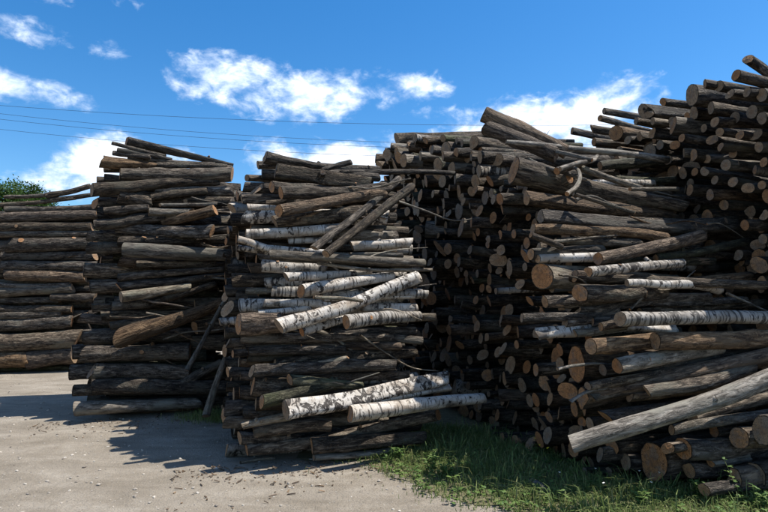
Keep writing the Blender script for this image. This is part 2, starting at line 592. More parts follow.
class Stack:
    """a row of logs: origin at the front corner, logs run along u, the row goes back along v"""
    def __init__(self, key, ox, oy, ang, front, top, depth, desc, length=2.1, rmin=.065, rmax=.13):
        self.key, self.desc, self.L = key, desc, length
        a = RAD(ang)
        self.u = np.array([math.cos(a), math.sin(a), 0])
        self.v = np.array([-math.sin(a), math.cos(a), 0])
        self.o = np.array([ox, oy, 0.0])
        self.front, self.top, self.depth = front, top, depth
        self.rmin, self.rmax = rmin, rmax

    def fv(self, z):
        return float(np.interp(z, [p[0] for p in self.front], [p[1] for p in self.front]))

    def on_front(self, x, y, dv=0.0):
        r = ray(x, y)
        z = 1.5
        for _ in range(25):
            t = (self.fv(z) + dv + self.o @ self.v) / (r @ self.v)
            z = 0.5 * z + 0.5 * (CAM_H + r[2] * t)
        return CAMP + r * t, t

    def on_face(self, x, y, du=0.0):
        r = ray(x, y)
        t = (self.o @ self.u + du) / (r @ self.u)
        return CAMP + r * t, t


STACKS = {
    'A': Stack('A', -10.5, 13.0, 8, [(0, 0), (4.5, .6)], [(0, 4.0), (3, 4.2)], 1.7, 'stack beside the leafy tree', 4.6, .07, .13),
    'B': Stack('B', -4.24, 8.0, 18, [(0, 0), (3, .45), (4, .75)], [(.2, 3.2), (1.0, 3.9), (2.5, 3.9)], 2.2, 'stack under a heavy slanting log', 2.0, .06, .115),
    'C': Stack('C', -1.53, 5.9, 16, [(0, -.1), (.6, 0), (1.2, .14), (3, .58), (3.5, .85)], [(.3, 2.8), (1.0, 3.25), (4.4, 3.3)], 4.2, 'stack holding most white birches', 2.05, .05, .10),
    'D': Stack('D', 1.98, 5.25, 15, [(0, -.25), (.8, -.08), (2.0, .28), (2.7, .65), (3.3, 1.5), (4.4, 3.0)],
               [(.3, 2.2), (.7, 2.75), (1.5, 3.2), (2.4, 3.75), (3.0, 4.15), (4.5, 4.7), (6.2, 5.15), (8, 5.2)], 8.0, 'stack behind the grass', 2.05, .04, .10),
    'E': Stack('E', 4.25, 5.2, 15, [(0, 0), (6, 0)], [(0, 4.1), (4.0, 4.3), (7, 4.6)], 6.8, 'tall skyline stack', 2.1, .05, .105),
}
KN = {'d': ('log', 'dark barked log', 'log'), 'g': ('log', 'grey barked log', 'log'), 'm': ('log', 'worn brown log', 'log'),
      'n': ('log', 'mossy dark log', 'log'), 'b': ('birch_log', 'white birch log', 'birch log'), 't': ('pole', 'thin wooden pole', 'pole')}

# Logs seen from the side: left x y, right x y, thickness left right, kind, then options
# kinds: d dark, g grey, m worn brown, n mossy, b birch; x = runs on behind its neighbours to the right, z = to the left
SIDE = {}
SIDE['A'] = """
46 196 91 186 6 5 d | thin dark pole slanting up along the top of the stack beside the leafy tree
0 205 75 198 5 4 d
5 197 52 195 4 4 d
6 209 100 207 8 8 d
50 200 98 194 5 5 d
-20 219 98 214 10 10 m | worn brown log near the top of the stack beside the leafy tree
-22 228 92 227 10 10 d
-25 235 90 234 8 8 d
10 245 95 243 14 12 d -.12 0 | dark log with round orange sawn end in the stack beside the leafy tree
-20 246 20 247 13 12 d .1 .1
3 256 95 256 10 10 d
2 266 95 266 10 10 d
5 275 85 277 11 11 m -.05 0
-20 283 70 285 7 8 d
-20 293 73 288 10 10 g
52 297 95 297 9 9 d
-20 300 60 301 8 8 d .1 .1
-20 308 72 310 10 10 d
-20 317 62 314 8 8 d
-20 327 72 321 12 12 d
-20 341 78 339 19 19 d
-30 362 27 360 17 17 m | thick log in sunlight at the foot of the stack beside the leafy tree
27 360 74 356 17 16 m | thick brown log on the ground between the lit log and the neighbouring stack
"""
SIDE['B'] = """
127 140 233 165 14 6 d .1 .3 | heavy dark log slanting down across the very top of its stack
112 143 165 156 4 4 d 0 .1
113 153 150 157 5 4 d
102 161 155 165 13 8 m -.05 .1 | short rough broken log jutting out under the slanting top log
120 174 232 174 13 16 d
118 150 172 160 5 4 d 0 .1
128 158 215 164 5 4 d .05 .1
150 160 232 168 5 5 d .1 .15
124 165 226 167 6 6 d .1 .1
104 170 150 170 6 6 dx .2 .2
105 178 150 179 10 9 dx .25 .25
97 180 140 180 7 8 dx .4 .4
92 190 216 182 15 9 d -.1 .05
119 196 150 202 13 10 d
150 198 207 191 8 8 d
155 191 232 191 9 10 d .1 .1
200 203 236 202 12 11 dz .1 .05
104 211 150 208 8 9 d
149 214 190 214 12 11 g -.05 0
163 222 215 210 10 12 m .1 -.25 | brown log with pale sawn end pointing towards the birch stack
160 205 217 204 4 4 d -.1 -.1
95 225 165 216 12 11 d .05 .05
120 228 212 231 10 12 d .15 -.2
205 230 235 230 9 9 dz .1 .1
119 242 235 239 10 9 d .05 .1
124 250 238 256 15 13 g -.15 0 | long log with sunlit speckled top in the stack topped by a slanting log
137 264 215 264 8 8 d .1 .1
118 278 224 269 9 6 d
119 287 237 274 9 6 d
121 297 190 287 12 9 g -.12 0 | log with speckled pale bark above the splintered brown log
150 304 215 284 8 7 d
112 306 160 302 10 10 d .1 .1
123 337 235 298 22 9 m -.35 -.05 | big splintered brown log slanting out over a dark hollow
110 326 160 319 9 9 d .05 .05
86 354 190 352 19 18 d
92 371 190 373 15 14 d
92 387 245 388 17 14 d -.15 0
180 385 222 362 10 9 d -.1 0
75 409 200 403 16 11 g -.12 0 | long log lying apart on the gravel in front of its stack
196 328 238 322 14 14 d .15 .15
195 305 238 306 11 11 d .2 .2
190 343 240 342 14 14 d .2 .2
90 287 118 285 15 14 dx .45 .45
92 308 115 307 9 9 dx .35 .35
80 318 106 318 10 10 mx .5 .5
84 337 120 336 17 16 dx .35 .35
72 352 90 350 14 14 dx .6 .6
84 270 115 268 14 14 dx .5 .5
90 248 115 247 14 14 dx .35 .35
88 236 115 234 10 10 dx .4 .4
95 203 115 203 12 12 dx .35 .35
70 372 95 372 15 15 dx .5 .5
74 392 95 392 15 15 dx .35 .35
"""
SIDE['C'] = """
265 157 326 167 13 5 d .1 .2 | dark log slanting down at the top of the birch stack
322 170 351 162 5 6 d .1 .1
276 171 370 184 15 14 d -.05 .1 | thick dark log just under the slanting top log of the birch stack
340 172 360 171 6 6 dx .3 .3
258 165 275 165 9 9 dx .35 .35
262 174 280 174 11 11 dx .3 .3
247 178 262 178 8 8 dx .4 .4
244 187 262 187 12 12 dx .4 .4
258 189 275 190 12 12 dx .3 .3
272 187 320 192 12 11 d -.1 .1 | dark log with small orange end beside a larger orange ended log
281 193 386 187 13 9 d -.3 .05 | dark log with bright round orange sawn end in the birch stack
295 201 391 188 7 6 d
242 199 270 199 10 10 dx .2 .2
266 203 300 201 7 7 dx .15 .15
279 211 384 193 12 10 m -.3 .05 | long brown log rising to the right, orange end above pale birches
248 207 275 208 7 7 bx .1 .1
245 217 275 217 14 14 bx .15 .15
275 222 365 212 15 14 d
246 234 344 228 11 10 b | long straight birch log under the dark logs of its stack
238 239 270 249 7 7 b -.15 -.1
255 247 330 253 8 7 b
288 241 332 240 7 7 b .1 .1
314 248 399 179 8 8 d -.42 .08 | upper of two dark poles leaning steeply side by side
326 254 410 188 9 9 d -.5 0 | lower of two dark poles leaning steeply side by side
238 248 262 250 7 7 bx .05 .05
270 254 424 263 8 8 g -.3 -.1 | straight grey pole lying across the foot of two leaning poles
352 246 410 243 12 11 b .05 .05 | mottled birch log behind the two leaning poles
350 255 402 255 5 5 g
318 263 432 270 4 4 g -.15 -.05
262 266 325 269 12 9 b -.1 .05
286 277 370 271 11 7 b -.2 0
301 291 393 276 14 9 b -.25 0 | pale birch log with reddish end above a speckled slanting birch
279 326 418 277 15 12 b -.45 -.1 | big speckled birch log slanting steeply across the stack
302 332 345 318 10 8 b -.3 -.1 | short thin birch log under the big slanting birch
346 322 420 316 15 10 b -.45 0 | birch log with round orange sawn face pointing outward
272 291 300 292 12 11 bx .05 .05
265 283 285 281 11 11 bx .15 .15
264 303 330 304 8 9 b
258 313 310 308 6 6 b -.1 0
247 291 270 291 7 7 gx .2 .2
240 305 262 304 14 14 bx .15 .15
220 322 242 319 8 8 bx .25 .25
230 331 245 330 7 7 dx .3 .3
239 324 282 322 21 20 m -.1 -.1 | broad flat faced brown log under the thin birches
314 297 362 301 4 4 g -.55 -.4
390 295 424 293 12 12 bz
365 308 416 308 9 9 b .05 0
405 316 436 317 8 8 gz .1 0
242 338 422 341 11 8 d
250 351 345 350 10 10 d
330 333 415 331 9 9 d .1 .1
275 365 413 352 12 11 d .05 .05
318 364 348 358 6 5 g -.1 -.1
252 371 395 365 13 11 d -.1 -.05 | dark log with sunlit top and slanting pale cut above the front birches
290 380 362 385 12 8 n -.15 -.05
262 402 335 384 15 12 n -.3 -.05 | wavy mossy log with orange end beside the largest front birch
256 404 290 400 13 12 mx .05 .05
253 386 292 387 19 18 d .05 .05
286 410 447 378 20 14 b -.40 0 | largest white birch log, resting on the low front of its stack
365 402 450 387 10 9 b -.22 .02 | slim birch log squeezed between two thicker front birches
350 414 484 398 18 11 b -.42 0 | lowest front birch log with orange end above the grass edge
242 426 290 416 7 9 g -.2 -.15
254 432 330 426 12 12 d -.05 0
247 450 438 415 14 12 d .06 .12 | very long dark log slanting along the foot of the birch stack
312 446 424 437 17 12 d -.1 0 | thick dark log on the ground below the front birches
314 457 396 450 8 8 g -.12 0 | thin grey pole lying on the ground at the grass edge
240 438 300 440 14 13 d .1 .1
228 343 245 343 9 9 dx .45 .45
233 354 250 353 9 9 mx .4 .4
239 363 255 363 9 9 mx .25 .25
246 347 262 347 10 10 mx .1 .1
232 372 250 372 9 9 dx .4 .4
241 376 256 376 9 9 mx .2 .2
248 358 262 358 9 9 dx .12 .12
240 392 256 392 14 14 dx .2 .2
244 412 256 412 12 12 dx .12 .12
"""
SIDE['D'] = """
514 170 686 207 28 11 d -.15 .1 | huge tapering dark log with a split slanting end under pale poles
506 142 668 160 5 7 g -.5 -.4 | long thin pale pole lying over the top logs behind the grass
500 135 592 160 4 4 g -.3 -.6
528 159 586 180 4 4 g -.35 -.3
557 171 594 159 8 6 d -.4 -.45
600 166 668 162 9 13 n -.1 -.2 | short thick log with pale lit top at the end of the thin poles
580 168 640 188 7 6 g -.35 -.3
615 179 676 180 8 8 n .1 0
630 189 678 189 4 4 g -.35 -.3
574 194 634 213 4 4 d -.35 -.3
541 216 737 223 15 17 d -.1 .05 | long thick dark log with a sunlit top edge, topmost full length one behind the grass
533 229 667 238 10 10 m -.1 0 | long pinkish brown log below the thick dark log with lit edge
556 242 640 243 8 9 d
531 235 562 247 6 6 d -.15 -.1
531 254 602 250 12 10 d
538 259 600 257 9 10 b | pale birch log lying above the large round sawn face
598 259 702 236 12 12 m -.2 -.05 | brown branch log with a torn sunlit top rising to the right
656 258 746 242 9 9 n
588 272 682 263 11 9 b -.4 -.15 | bright ringed birch log sticking out above another thinner birch
627 283 719 290 8 10 b -.4 -.15 | thin bright birch log below the ringed birch
610 278 750 277 12 12 m .05 .05
580 293 660 292 20 19 d -.25 0 | thick dark log with big orange sawn face under the bright birches
545 302 590 300 12 12 dx .05 .05
562 299 600 298 10 10 dx .1 .1
578 311 650 301 8 8 d
650 303 745 300 9 8 d .05 .05
640 312 765 303 8 8 d .1 .1
522 318 600 317 9 9 d
537 334 580 332 14 14 bx .05 .05
575 333 625 326 9 9 g
565 323 618 311 10 9 d
601 327 640 321 9 9 d -.2 -.1
593 322 640 315 8 8 d -.05 0
620 319 810 318 16 14 b -.45 -.35 | thick knobbly birch log running along above rough brown logs
591 347 656 340 16 15 m -.3 -.2 | pale brown log with a splintered end beneath the knobbly birch
655 341 812 337 18 18 m -.32 -.3 | rough flaking brown log directly beneath the knobbly birch
617 366 720 348 17 13 g -.3 -.2 | smooth grey log with sawn face under the flaking brown log
603 370 650 362 13 13 dx -.1 -.1
588 386 705 364 9 9 d -.15 -.1
592 398 660 386 8 8 d -.1 -.1
647 391 752 368 12 12 d -.35 -.3 | dark greenish log lying just above the long slanting pole
630 396 680 390 11 11 mx -.1 -.1
606 417 650 409 16 16 mx -.1 -.1
590 424 640 420 13 13 dx 0 0
571 444 840 344 18 17 g -.42 -.6 | long slanting pole jutting out over the grass from the log heap
692 417 810 383 12 22 d -.25 -.3 | rough barked log with knot stubs behind the long slanting pole
672 430 805 410 11 11 g -.25 -.45 | curved pale topped log above the sawn faces near the grass
714 431 800 424 14 14 dx -.2 -.2
739 438 830 424 20 20 d -.42 -.3 | log with round orange sawn face beside the largest pale sawn face
764 430 860 415 29 28 d -.6 -.5 | thick log with the largest pale sawn face near the grass
654 462 770 448 37 34 m .06 .16 | very thick log with broad reddish sawn face sitting in the grass
668 449 740 443 13 13 dx -.26 -.2
683 449 770 440 22 20 d -.26 -.12 | log with brown sawn face and lit top beside the broad reddish face
689 470 770 462 17 17 mx -.16 -.1
711 462 750 457 10 9 g -.25 -.2
731 480 820 468 25 25 m -.35 -.25
756 476 850 466 26 26 d -.40 -.3
704 490 780 482 14 14 dx -.42 -.35
612 446 680 440 18 18 dx .3 .3
626 462 690 456 16 16 dx .25 .25
600 455 660 452 14 14 dx .35 .35
"""
# Logs seen end on: sawn face x y, thickness, kind, offset of the face, option
FACE = {}
FACE['D'] = """
511 195 17 d
527 197 16 m
500 199 13 d
542 277 27 g -.12 | thick log whose tall pale sawn face looks towards the birch stack
552 288 10 g -.1
563 277 10 d -.1
575 276 12 m -.12
577 364 36 m -.05 | log with the tallest flat sawn face in the stack behind the grass
584 402 30 m -.05
459 191 14 m -.1 | log with bright orange sawn face high in the stack behind the grass
459 211 20 g
461 228 22 g
426 181 14 m
414 198 14 n
418 212 9 m
490 181 13 d
397 140 14 d
474 143 14 d
443 156 11 d
456 153 12 d
432 150 10 d
467 157 12 d
480 157 14 d
498 160 14 d
500 235 11 d
514 234 10 d
527 243 12 m
488 240 9 d
448 264 10 m
449 330 11 m -.1
437 312 10 d
451 318 9 d
482 288 9 m
489 289 9 m
496 291 7 b
501 250 11 d
522 250 11 d
530 255 13 d
520 284 11 m
525 267 10 d
508 275 9 d
510 262 8 d
543 302 14 m
530 301 11 d
487 338 11 m
482 337 11 d
507 330 11 m
518 332 14 m
537 335 14 b
483 355 12 d
498 352 11 m
488 375 12 m
493 374 13 d
505 378 14 d
522 385 16 d
527 367 14 d
536 370 13 d
545 383 17 d
550 399 14 m
559 413 15 d
549 417 13 d
536 400 14 d
503 400 12 d
515 418 13 d
497 415 12 d
480 405 12 d
560 350 14 d
556 330 12 d
470 360 10 d
468 385 10 d
476 300 9 d
466 275 10 m
459 262 10 d
470 250 9 d
478 232 9 d
474 210 11 d
447 232 9 d
437 245 9 d
440 280 9 d
430 262 9 d
455 300 9 d
466 318 9 d
473 335 10 d
460 345 10 d
"""
FACE['E'] = """
604 111 7 d -.1 | slim log end jutting against the sky, highest at the far shoulder of the tall stack
600 118 7 d -.1
647 110 17 d
572 131 7 d -.1
592 129 8 d -.1
616 133 14 m
636 121 8 d
673 126 17 g
653 133 12 d
663 102 8 d
748 59 10 d -.2 | topmost slanting log on the tall stack, alone against the sky
736 75 12 m -.1
705 84 9 d -.1
692 95 22 d | widest dark sawn face on the skyline of the tall stack
719 86 11 d
694 113 14 d
711 108 12 d
730 94 11 d
756 135 12 d
684 153 10 g
707 159 10 g
705 171 11 g
726 165 12 g
721 147 10 g
759 147 11 g
733 154 9 d
733 182 11 g
748 188 12 g
736 164 9 d
683 173 12 d
755 170 10 b
694 155 12 d
698 140 10 d
712 140 10 d
715 122 11 d
735 118 12 d
752 112 13 d
762 95 13 d
747 92 12 d
762 118 12 d
740 135 10 d
675 145 10 d
660 145 11 d
640 136 11 d
628 140 9 d
690 190 12 d
710 195 12 m
724 205 12 d
695 172 9 d
715 180 9 d
764 162 10 d
720 132 9 d
704 128 9 d
682 138 9 d
668 160 10 d
762 185 10 d
764 215 12 d
745 225 12 d
758 245 12 m
738 255 12 d
752 268 13 m
763 282 14 d
742 262 9 d
"""
EXTRA_BENT = [
    # bent branches lying on the stack behind the grass: points (x, y, dv), thickness
    ([(567, 194, -.45), (576, 187, -.5), (580, 177, -.5), (577, 169, -.45), (566, 166, -.4)], 5, 3, 'g', 'pale hooked branch curling down over the huge tapering log'),
    ([(560, 169, -.5), (578, 163, -.55), (592, 161, -.5), (597, 156, -.4)], 5, 4, 'g', 'pale crooked branch lying beside the hooked branch'),
]



# ------------------------------------------------------------------ ground
def spaced(lo, hi, fine, far):
    a = list(np.arange(lo, hi + fine / 2, fine))
    st = fine
    x = hi
    right = []
    while x < far:
        st *= 1.5
        x += st
        right.append(x)
    left = []
    x, st = lo, fine
    while x > -far:
        st *= 1.5
        x -= st
        left.append(x)
    return np.array(left[::-1] + a + right)


def ground_z(x, y):
    f = max(0.0, 1 - (max(abs(x) - 8, 0) + max(abs(y - 7) - 7, 0)) / 6)
    n = noise.noise((x * .35, y * .35, 3.1)) * .035 + noise.noise((x * 1.3, y * 1.3, 7.7)) * .014 + noise.noise((x * 4.5, y * 4.5, 1.7)) * .006
    return f * (n - 0.012)


gx, gy = spaced(-9.5, 6, .11, 2500), spaced(1.5, 14, .11, 2500)
gv = [(x, y, ground_z(x, y)) for y in gy for x in gx]
nx, ny = len(gx), len(gy)
ii = np.arange(nx * ny).reshape(ny, nx)
gf = np.stack([ii[:-1, :-1], ii[:-1, 1:], ii[1:, 1:], ii[1:, :-1]], -1).reshape(-1, 4)
tag(mesh_obj('ground', gv, gf, GROUND), kind='structure')

# ------------------------------------------------------------------ the logs
BENT = 0.010
seed = 100


def zone_of(st, p0, p1):
    m_ = (p0 + p1) / 2
    h = float(np.interp((m_ - st.o) @ st.v, [p[0] for p in st.top], [p[1] for p in st.top]))
    q = m_[2] / h
    return ('at the foot of' if q < .16 else 'low in' if q < .38 else 'halfway up' if q < .62 else 'high in' if q < .88 else 'at the top of')


def side_label(kind, st, thin, p0, p1, r):
    n, l, c, g = default_label(kind, st, thin)
    sl = (p1[2] - p0[2]) / np.linalg.norm(p1 - p0)
    tilt = 'level' if abs(sl) < .055 else 'rising' if sl > 0 else 'drooping'
    mean = (st.rmin + st.rmax) / 2 * 1.45
    size = '' if thin else 'thick ' if r > mean * 1.12 else 'slim ' if r < mean * .82 else 'middling '
    base = l.split(' in the ')[0]
    return n, '%s%s %s %s the %s' % (size, tilt, base, zone_of(st, p0, p1), st.desc), c, g


def face_label(kind, st, p0, p1, r, cr):
    n, l, c, g = default_label(kind, st, False)
    face = 'orange' if cr < .3 else 'tan' if cr < .6 else 'dull grey'
    mean = (st.rmin + st.rmax) / 2 * 1.2
    size = 'thick' if r > mean * 1.15 else 'slim' if r < mean * .85 else 'middling'
    base = l.split(' in the ')[0].replace(' barked', '')
    return n, '%s %s end, %s %s %s the %s' % (face.replace('dull ', ''), 'sawn', size, base, zone_of(st, p0, p1), st.desc), c, g.replace(' in the', ' seen end on in the')


def default_label(kind, st, thin):
    n, l, c = KN['t'] if thin else KN[kind]
    if thin:
        l = {'b': 'thin birch pole', 'g': 'thin grey pole', 'd': 'thin dark pole'}.get(kind, 'thin wooden pole')
    return n, '%s in the %s' % (l, st.desc), c, '%ss in the %s' % (l, st.desc)


def clamp_ground(p, r):
    g = ground_z(p[0], p[1])
    if p[2] < g + r * .9:
        p = p.copy()
        p[2] = g + r * .9
    return p


for key, st in STACKS.items():
    for line in SIDE.get(key, '').strip().splitlines():
        spec, _, label = line.partition('|')
        tk = spec.split()
        if not tk:
            continue
        x0, y0, x1, y1, d0, d1 = map(float, tk[:6])
        kind, ext = tk[6][0], tk[6][1:]
        dv0, dv1 = (float(tk[7]), float(tk[8])) if len(tk) > 8 else (0.0, 0.0)
        seed += 7
        rg = random.Random(seed)
        dv0 += rg.uniform(-.02, .02)
        p0, t0 = st.on_front(x0, y0, dv0)
        p1, t1 = st.on_front(x1, y1, dv1)
        r0, r1 = d0 * .5 * t0 / FPX * .97, d1 * .5 * t1 / FPX * .97
        if ext:
            dr = (p1 - p0) / np.linalg.norm(p1 - p0)
            dr[2] *= .6
            if ext == 'x':
                p1 = p0 + dr * st.L * rg.uniform(.75, .95)
                r1 = r0 * .9
            else:
                p0 = p1 - dr * st.L * rg.uniform(.6, .8)
        p0, p1 = clamp_ground(p0, r0), clamp_ground(p1, r1)
        thin = max(d0, d1) * t0 / 6.0 <= 6.5
        n, l, c, g = side_label(kind, st, thin, p0, p1, (r0 + r1) / 2)
        label = label.strip()
        if label and kind == 'b':
            n, c = 'birch_log', 'birch log'
        big = max(d0, d1) >= 9
        stubs = rg.choice((0, 0, 1, 2)) if big and kind != 'm' else 0
        add_log(n, [p0, p1], r0, r1, kind, seed, label or l, c, None if label else g, 24 if big else 12, 36 if big else 14,
                cut=.03 if 'reddish' in label else .12 if 'orange' in label else .42 if 'pale' in label and 'face' in label else rg.random() * (.45 if kind == 'm' else .95),
                bend=.034 if thin else .024, stubs=stubs)
    for line in FACE.get(key, '').strip().splitlines():
        spec, _, label = line.partition('|')
        tk = spec.split()
        x, y, d = map(float, tk[:3])
        kind = tk[3]
        du = float(tk[4]) if len(tk) > 4 else 0.0
        seed += 7
        rg = random.Random(seed)
        p0, t0 = st.on_face(x, y, du + rg.uniform(-.22, .16))
        r = d * .5 * t0 / FPX * .97
        pitch = {-.2: -.36, -.1: -.10}.get(du, rg.gauss(0, .04)) if key == 'E' else rg.gauss(0, .07)
        yaw = rg.gauss(0, .06 if key == 'E' else .14)
        dr = st.u * math.cos(yaw) + st.v * math.sin(yaw)
        dr = dr * math.cos(pitch) + np.array([0, 0, math.sin(pitch)])
        p0 = clamp_ground(p0, r)
        p1 = clamp_ground(p0 + dr * st.L * rg.uniform(.82, 1.0), r)
        cr = rg.random() * (.45 if kind == 'm' else .78)
        n, l, c, g = face_label(kind, st, p0, p1, r, cr)
        label = label.strip()
        add_log(n, [p0, p1], r, r * rg.uniform(.8, 1.0), kind, seed, label or l, c, None if label else g, 16, 12, .01, cut=cr)

st = STACKS['D']
for pts, d0, d1, kind, label in EXTRA_BENT:
    seed += 7
    w3 = [st.on_front(x, y, dv) for x, y, dv in pts]
    add_log('branch', [p for p, _ in w3], d0 * .5 * w3[0][1] / FPX, d1 * .5 * w3[-1][1] / FPX, kind, seed, label, 'branch', None, 10, 20, 0)

# two logs heaved up on the top of the stack behind the grass, long slanting trunks against the sky
for (x0, y0, x1, y1, d0, d1, kd, label) in (
        (484, 114, 566, 152, 15, 12, 'm', 'upper of two trunks slanting up to the sky from the grass side stack'),
        (487, 128, 556, 155, 17, 15, 'm', 'lower of two trunks slanting up to the sky from the grass side stack')):
    seed += 7
    p0, t0 = st.on_face(x0, y0, -.1)
    r0 = d0 * .5 * t0 / FPX
    rr = ray(x1, y1)
    p1 = CAMP + rr * (t0 * .93)
    add_log('log', [p0, p1], r0, d1 * .5 * t0 / FPX, kd, seed, label, 'log', None, 20, 20, .015)
rg = random.Random(77)
for key, cnt, xr, yr in (('A', 5, (0, 85), (215, 340)), ('B', 12, (105, 215), (150, 370)), ('C', 14, (250, 400), (175, 420)), ('D', 16, (545, 740), (165, 400))):
    s_ = STACKS[key]
    for q in range(cnt):
        seed += 7
        x, y = rg.uniform(*xr), rg.uniform(*yr)
        a = rg.gauss(0, .35)
        ln = rg.uniform(.5, 1.3)
        p0, t0 = s_.on_front(x, y, -.10 + rg.uniform(-.05, .05))
        dr = s_.u * math.cos(a) + np.array([0, 0, math.sin(a)]) - s_.v * rg.uniform(-.15, .05)
        w_ = ln * .06
        ps = [p0 + dr * ln * t + np.array([0, rg.uniform(-w_, w_) * .4, rg.uniform(-w_, w_)]) for t in (0, .3, .65, 1)]
        r = rg.uniform(.010, .024)
        way = 'rising' if a > .12 else 'drooping' if a < -.12 else 'level'
        add_log('branch', ps, r, r * .45, rg.choice('ggdm'), seed, 'thin crooked %s branch caught %s the %s' % (way, zone_of(s_, ps[0], ps[-1]).replace('at the', 'near the'), s_.desc),
                'branch', 'thin branches caught in the ' + s_.desc, 8, 14, 0)
# leaning poles by the gap between two stacks
for (a, za, b_, zb, rA, rB, kd, label) in (
        ((187, 370), None, (243, 272), None, .036, .026, 'g', 'thin grey brown pole leaning in the gap beside the birch stack'),
        ((206, 416), None, (229, 350), None, .052, .04, 'g', 'grey pole leaning against the stack near the small grass tuft'),
        ((222, 417), None, (252, 390), None, .03, .026, 'g', 'short thin pole leaning low beside the grass tuft')):
    seed += 7
    stb = STACKS['B']
    p0, _ = stb.on_front(a[0], a[1], -.85)
    p0[2] = max(p0[2], .03)
    p1, _ = stb.on_front(b_[0], b_[1], -.75)
    add_log('pole', [p0, p1], rA, rB, kd, seed, label, 'pole', None, 12, 22, .03, stubs=2)


# ---- the rest of every row, packed log on log behind the ones above
def pack(st, tries, rg):
    V, Z, R = [], [], []
    vmax = st.depth
    misses = 0
    while misses < tries and len(V) < 2200:
        r = rg.uniform(st.rmin, st.rmax) * (1.25 if rg.random() < .12 else 1)
        v0 = rg.uniform(r + .12, vmax)
        if st.key == 'D' and v0 > 3.6:
            r = min(.14, r * 1.45)
        va, za, ra = np.array(V), np.array(Z), np.array(R)

        def land(v):
            if not len(va):
                return r, -1
            dd = np.abs(va - v)
            s_ = ra + r
            ok = dd < s_
            if not ok.any():
                return r, -1
            zz = np.where(ok, za + np.sqrt(np.maximum(s_ * s_ - dd * dd, 0)), -1)
            i = int(zz.argmax())
            return (float(zz[i]), i) if zz[i] > r else (r, -1)
        z, i = land(v0)
        v = v0
        for _ in range(40):
            if i < 0:
                break
            sg = 1 if v > V[i] else -1
            nv = v + sg * .015
            if nv < r + .12 or nv > vmax:
                break
            nz, ni = land(nv)
            if nz > z:
                break
            v, z, i = nv, nz, ni
        top = float(np.interp(v, [p[0] for p in st.top], [p[1] for p in st.top]))
        if z + r > top - .06 or v - r < st.fv(z) + .10:
            misses += 1
            continue
        V.append(v)
        Z.append(z)
        R.append(r)
        misses = 0
    return list(zip(V, Z, R))


rg = random.Random(5)
smp_all = []
for p0, p1, r0, r1 in ALL_LOGS:
    for t in np.linspace(0, 1, 13):
        smp_all.append((*(p0 + (p1 - p0) * t), r0 + (r1 - r0) * t))
smp_all = np.array(smp_all)
fill = []
for key, st in STACKS.items():
    for v, z, r in pack(st, 170 if key in 'DE' else 45, rg):
        yaw, pit = (rg.gauss(0, .12), rg.gauss(0, .05)) if key == 'D' else (rg.gauss(0, .04), rg.gauss(0, .025))
        dr = st.u * math.cos(yaw) + st.v * math.sin(yaw) + np.array([0, 0, pit])
        p0 = st.o + st.u * (rg.uniform(-.18, .34) if key in 'DE' else rg.uniform(-.15, .3)) + st.v * v + np.array([0, 0, z])
        L = st.L * rg.uniform(.85, 1.0)
        pts = p0 + np.outer(np.linspace(0, 1, 9) * L, dr)
        # keep clear of the logs already lying there
        D2 = np.linalg.norm(pts[:, None, :] - smp_all[None, :, :3], axis=2)
        if (D2 < (smp_all[:, 3] + r) * .86).any():
            continue
        x, y, dep = project(pts[0])
        kind = rg.choices('dgmnb', (60, 12, 12, 12, 4 if key != 'C' else 22))[0]
        vis = 0
        if key == 'D' and 425 < x < 575 and 120 < y < 425:
            vis = r * 2 / dep * FPX
        if key == 'E' and 578 < x < 775 and 50 < y < 240:
            vis = r * 2 / dep * FPX * 1.2
        fill.append((vis, key, pts[0], pts[-1], r, kind))
fill.sort(key=lambda q: -q[0])
free = max(0, 345 - LOG_COUNT)
own, rest = fill[:free], fill[free:]
for vis, key, p0, p1, r, kind in own:
    if vis <= 0:
        rest.append((vis, key, p0, p1, r, kind))
        continue
    seed += 7
    cr = random.Random(seed).random() * .8
    n, l, c, g = face_label(kind, STACKS[key], p0, p1, r, cr)
    add_log(n, [p0, p1], r, r * .92, kind, seed, l, c, g, 14, 9, .01, cut=cr)
print('LOGS', LOG_COUNT, 'FILL', len(rest))
bv, bf, bm, bl, br, be = [], [], [], [], [], []
order = ['d', 'g', 'm', 'n', 'b']
nv = 0
for q in rest:
    seed += 7
    v, f, lc_, ends, _, _ = log_shape([q[2], q[3]], q[4], q[4] * .9, seed, 12, 7, .01)
    rr = random.Random(seed).random()
    bv.append(v)
    bl.append(lc_)
    be.append(np.zeros((len(v), 3)))
    br.append(np.full(len(v), rr))
    bf += [tuple(i + nv for i in ff) for ff in f]
    bm += [order.index(q[5])] * len(f)
    nv += len(v)
    for e in ends[:1]:
        bv.append(e[0])
        bl.append(e[2])
        be.append(e[3])
        br.append(np.full(len(e[0]), random.Random(seed + 1).random() * .8))
        bf += [tuple(i + nv for i in ff) for ff in e[1]]
        bm += [5] * len(e[1])
        nv += len(e[0])
o = mesh_obj('packed_logs', np.vstack(bv), bf, [BARKS[k_] for k_ in order] + [CUT], mi=bm, lc=np.vstack(bl), rnd=np.concatenate(br), ec=np.vstack(be))
tag(o, 'dark mass of logs packed deep inside the stacks behind the outer ones', 'logs', kind='stuff')

# ------------------------------------------------------------------ verge and grass
rg = random.Random(11)


def in_verge(x, y):
    """positive inside the grass verge: right of a ragged line from the birch stack towards the road"""
    a, b_ = np.array([-.22, 5.62]), np.array([1.15, 4.35])
    n = np.array([-(b_ - a)[1], (b_ - a)[0]])
    n = n / np.linalg.norm(n)
    d = -((np.array([x, y]) - a) @ n) * -1
    d += noise.noise((x * 1.7, y * 1.7, 9.2)) * .28 + noise.noise((x * 6, y * 6, 4.2)) * .08
    return d


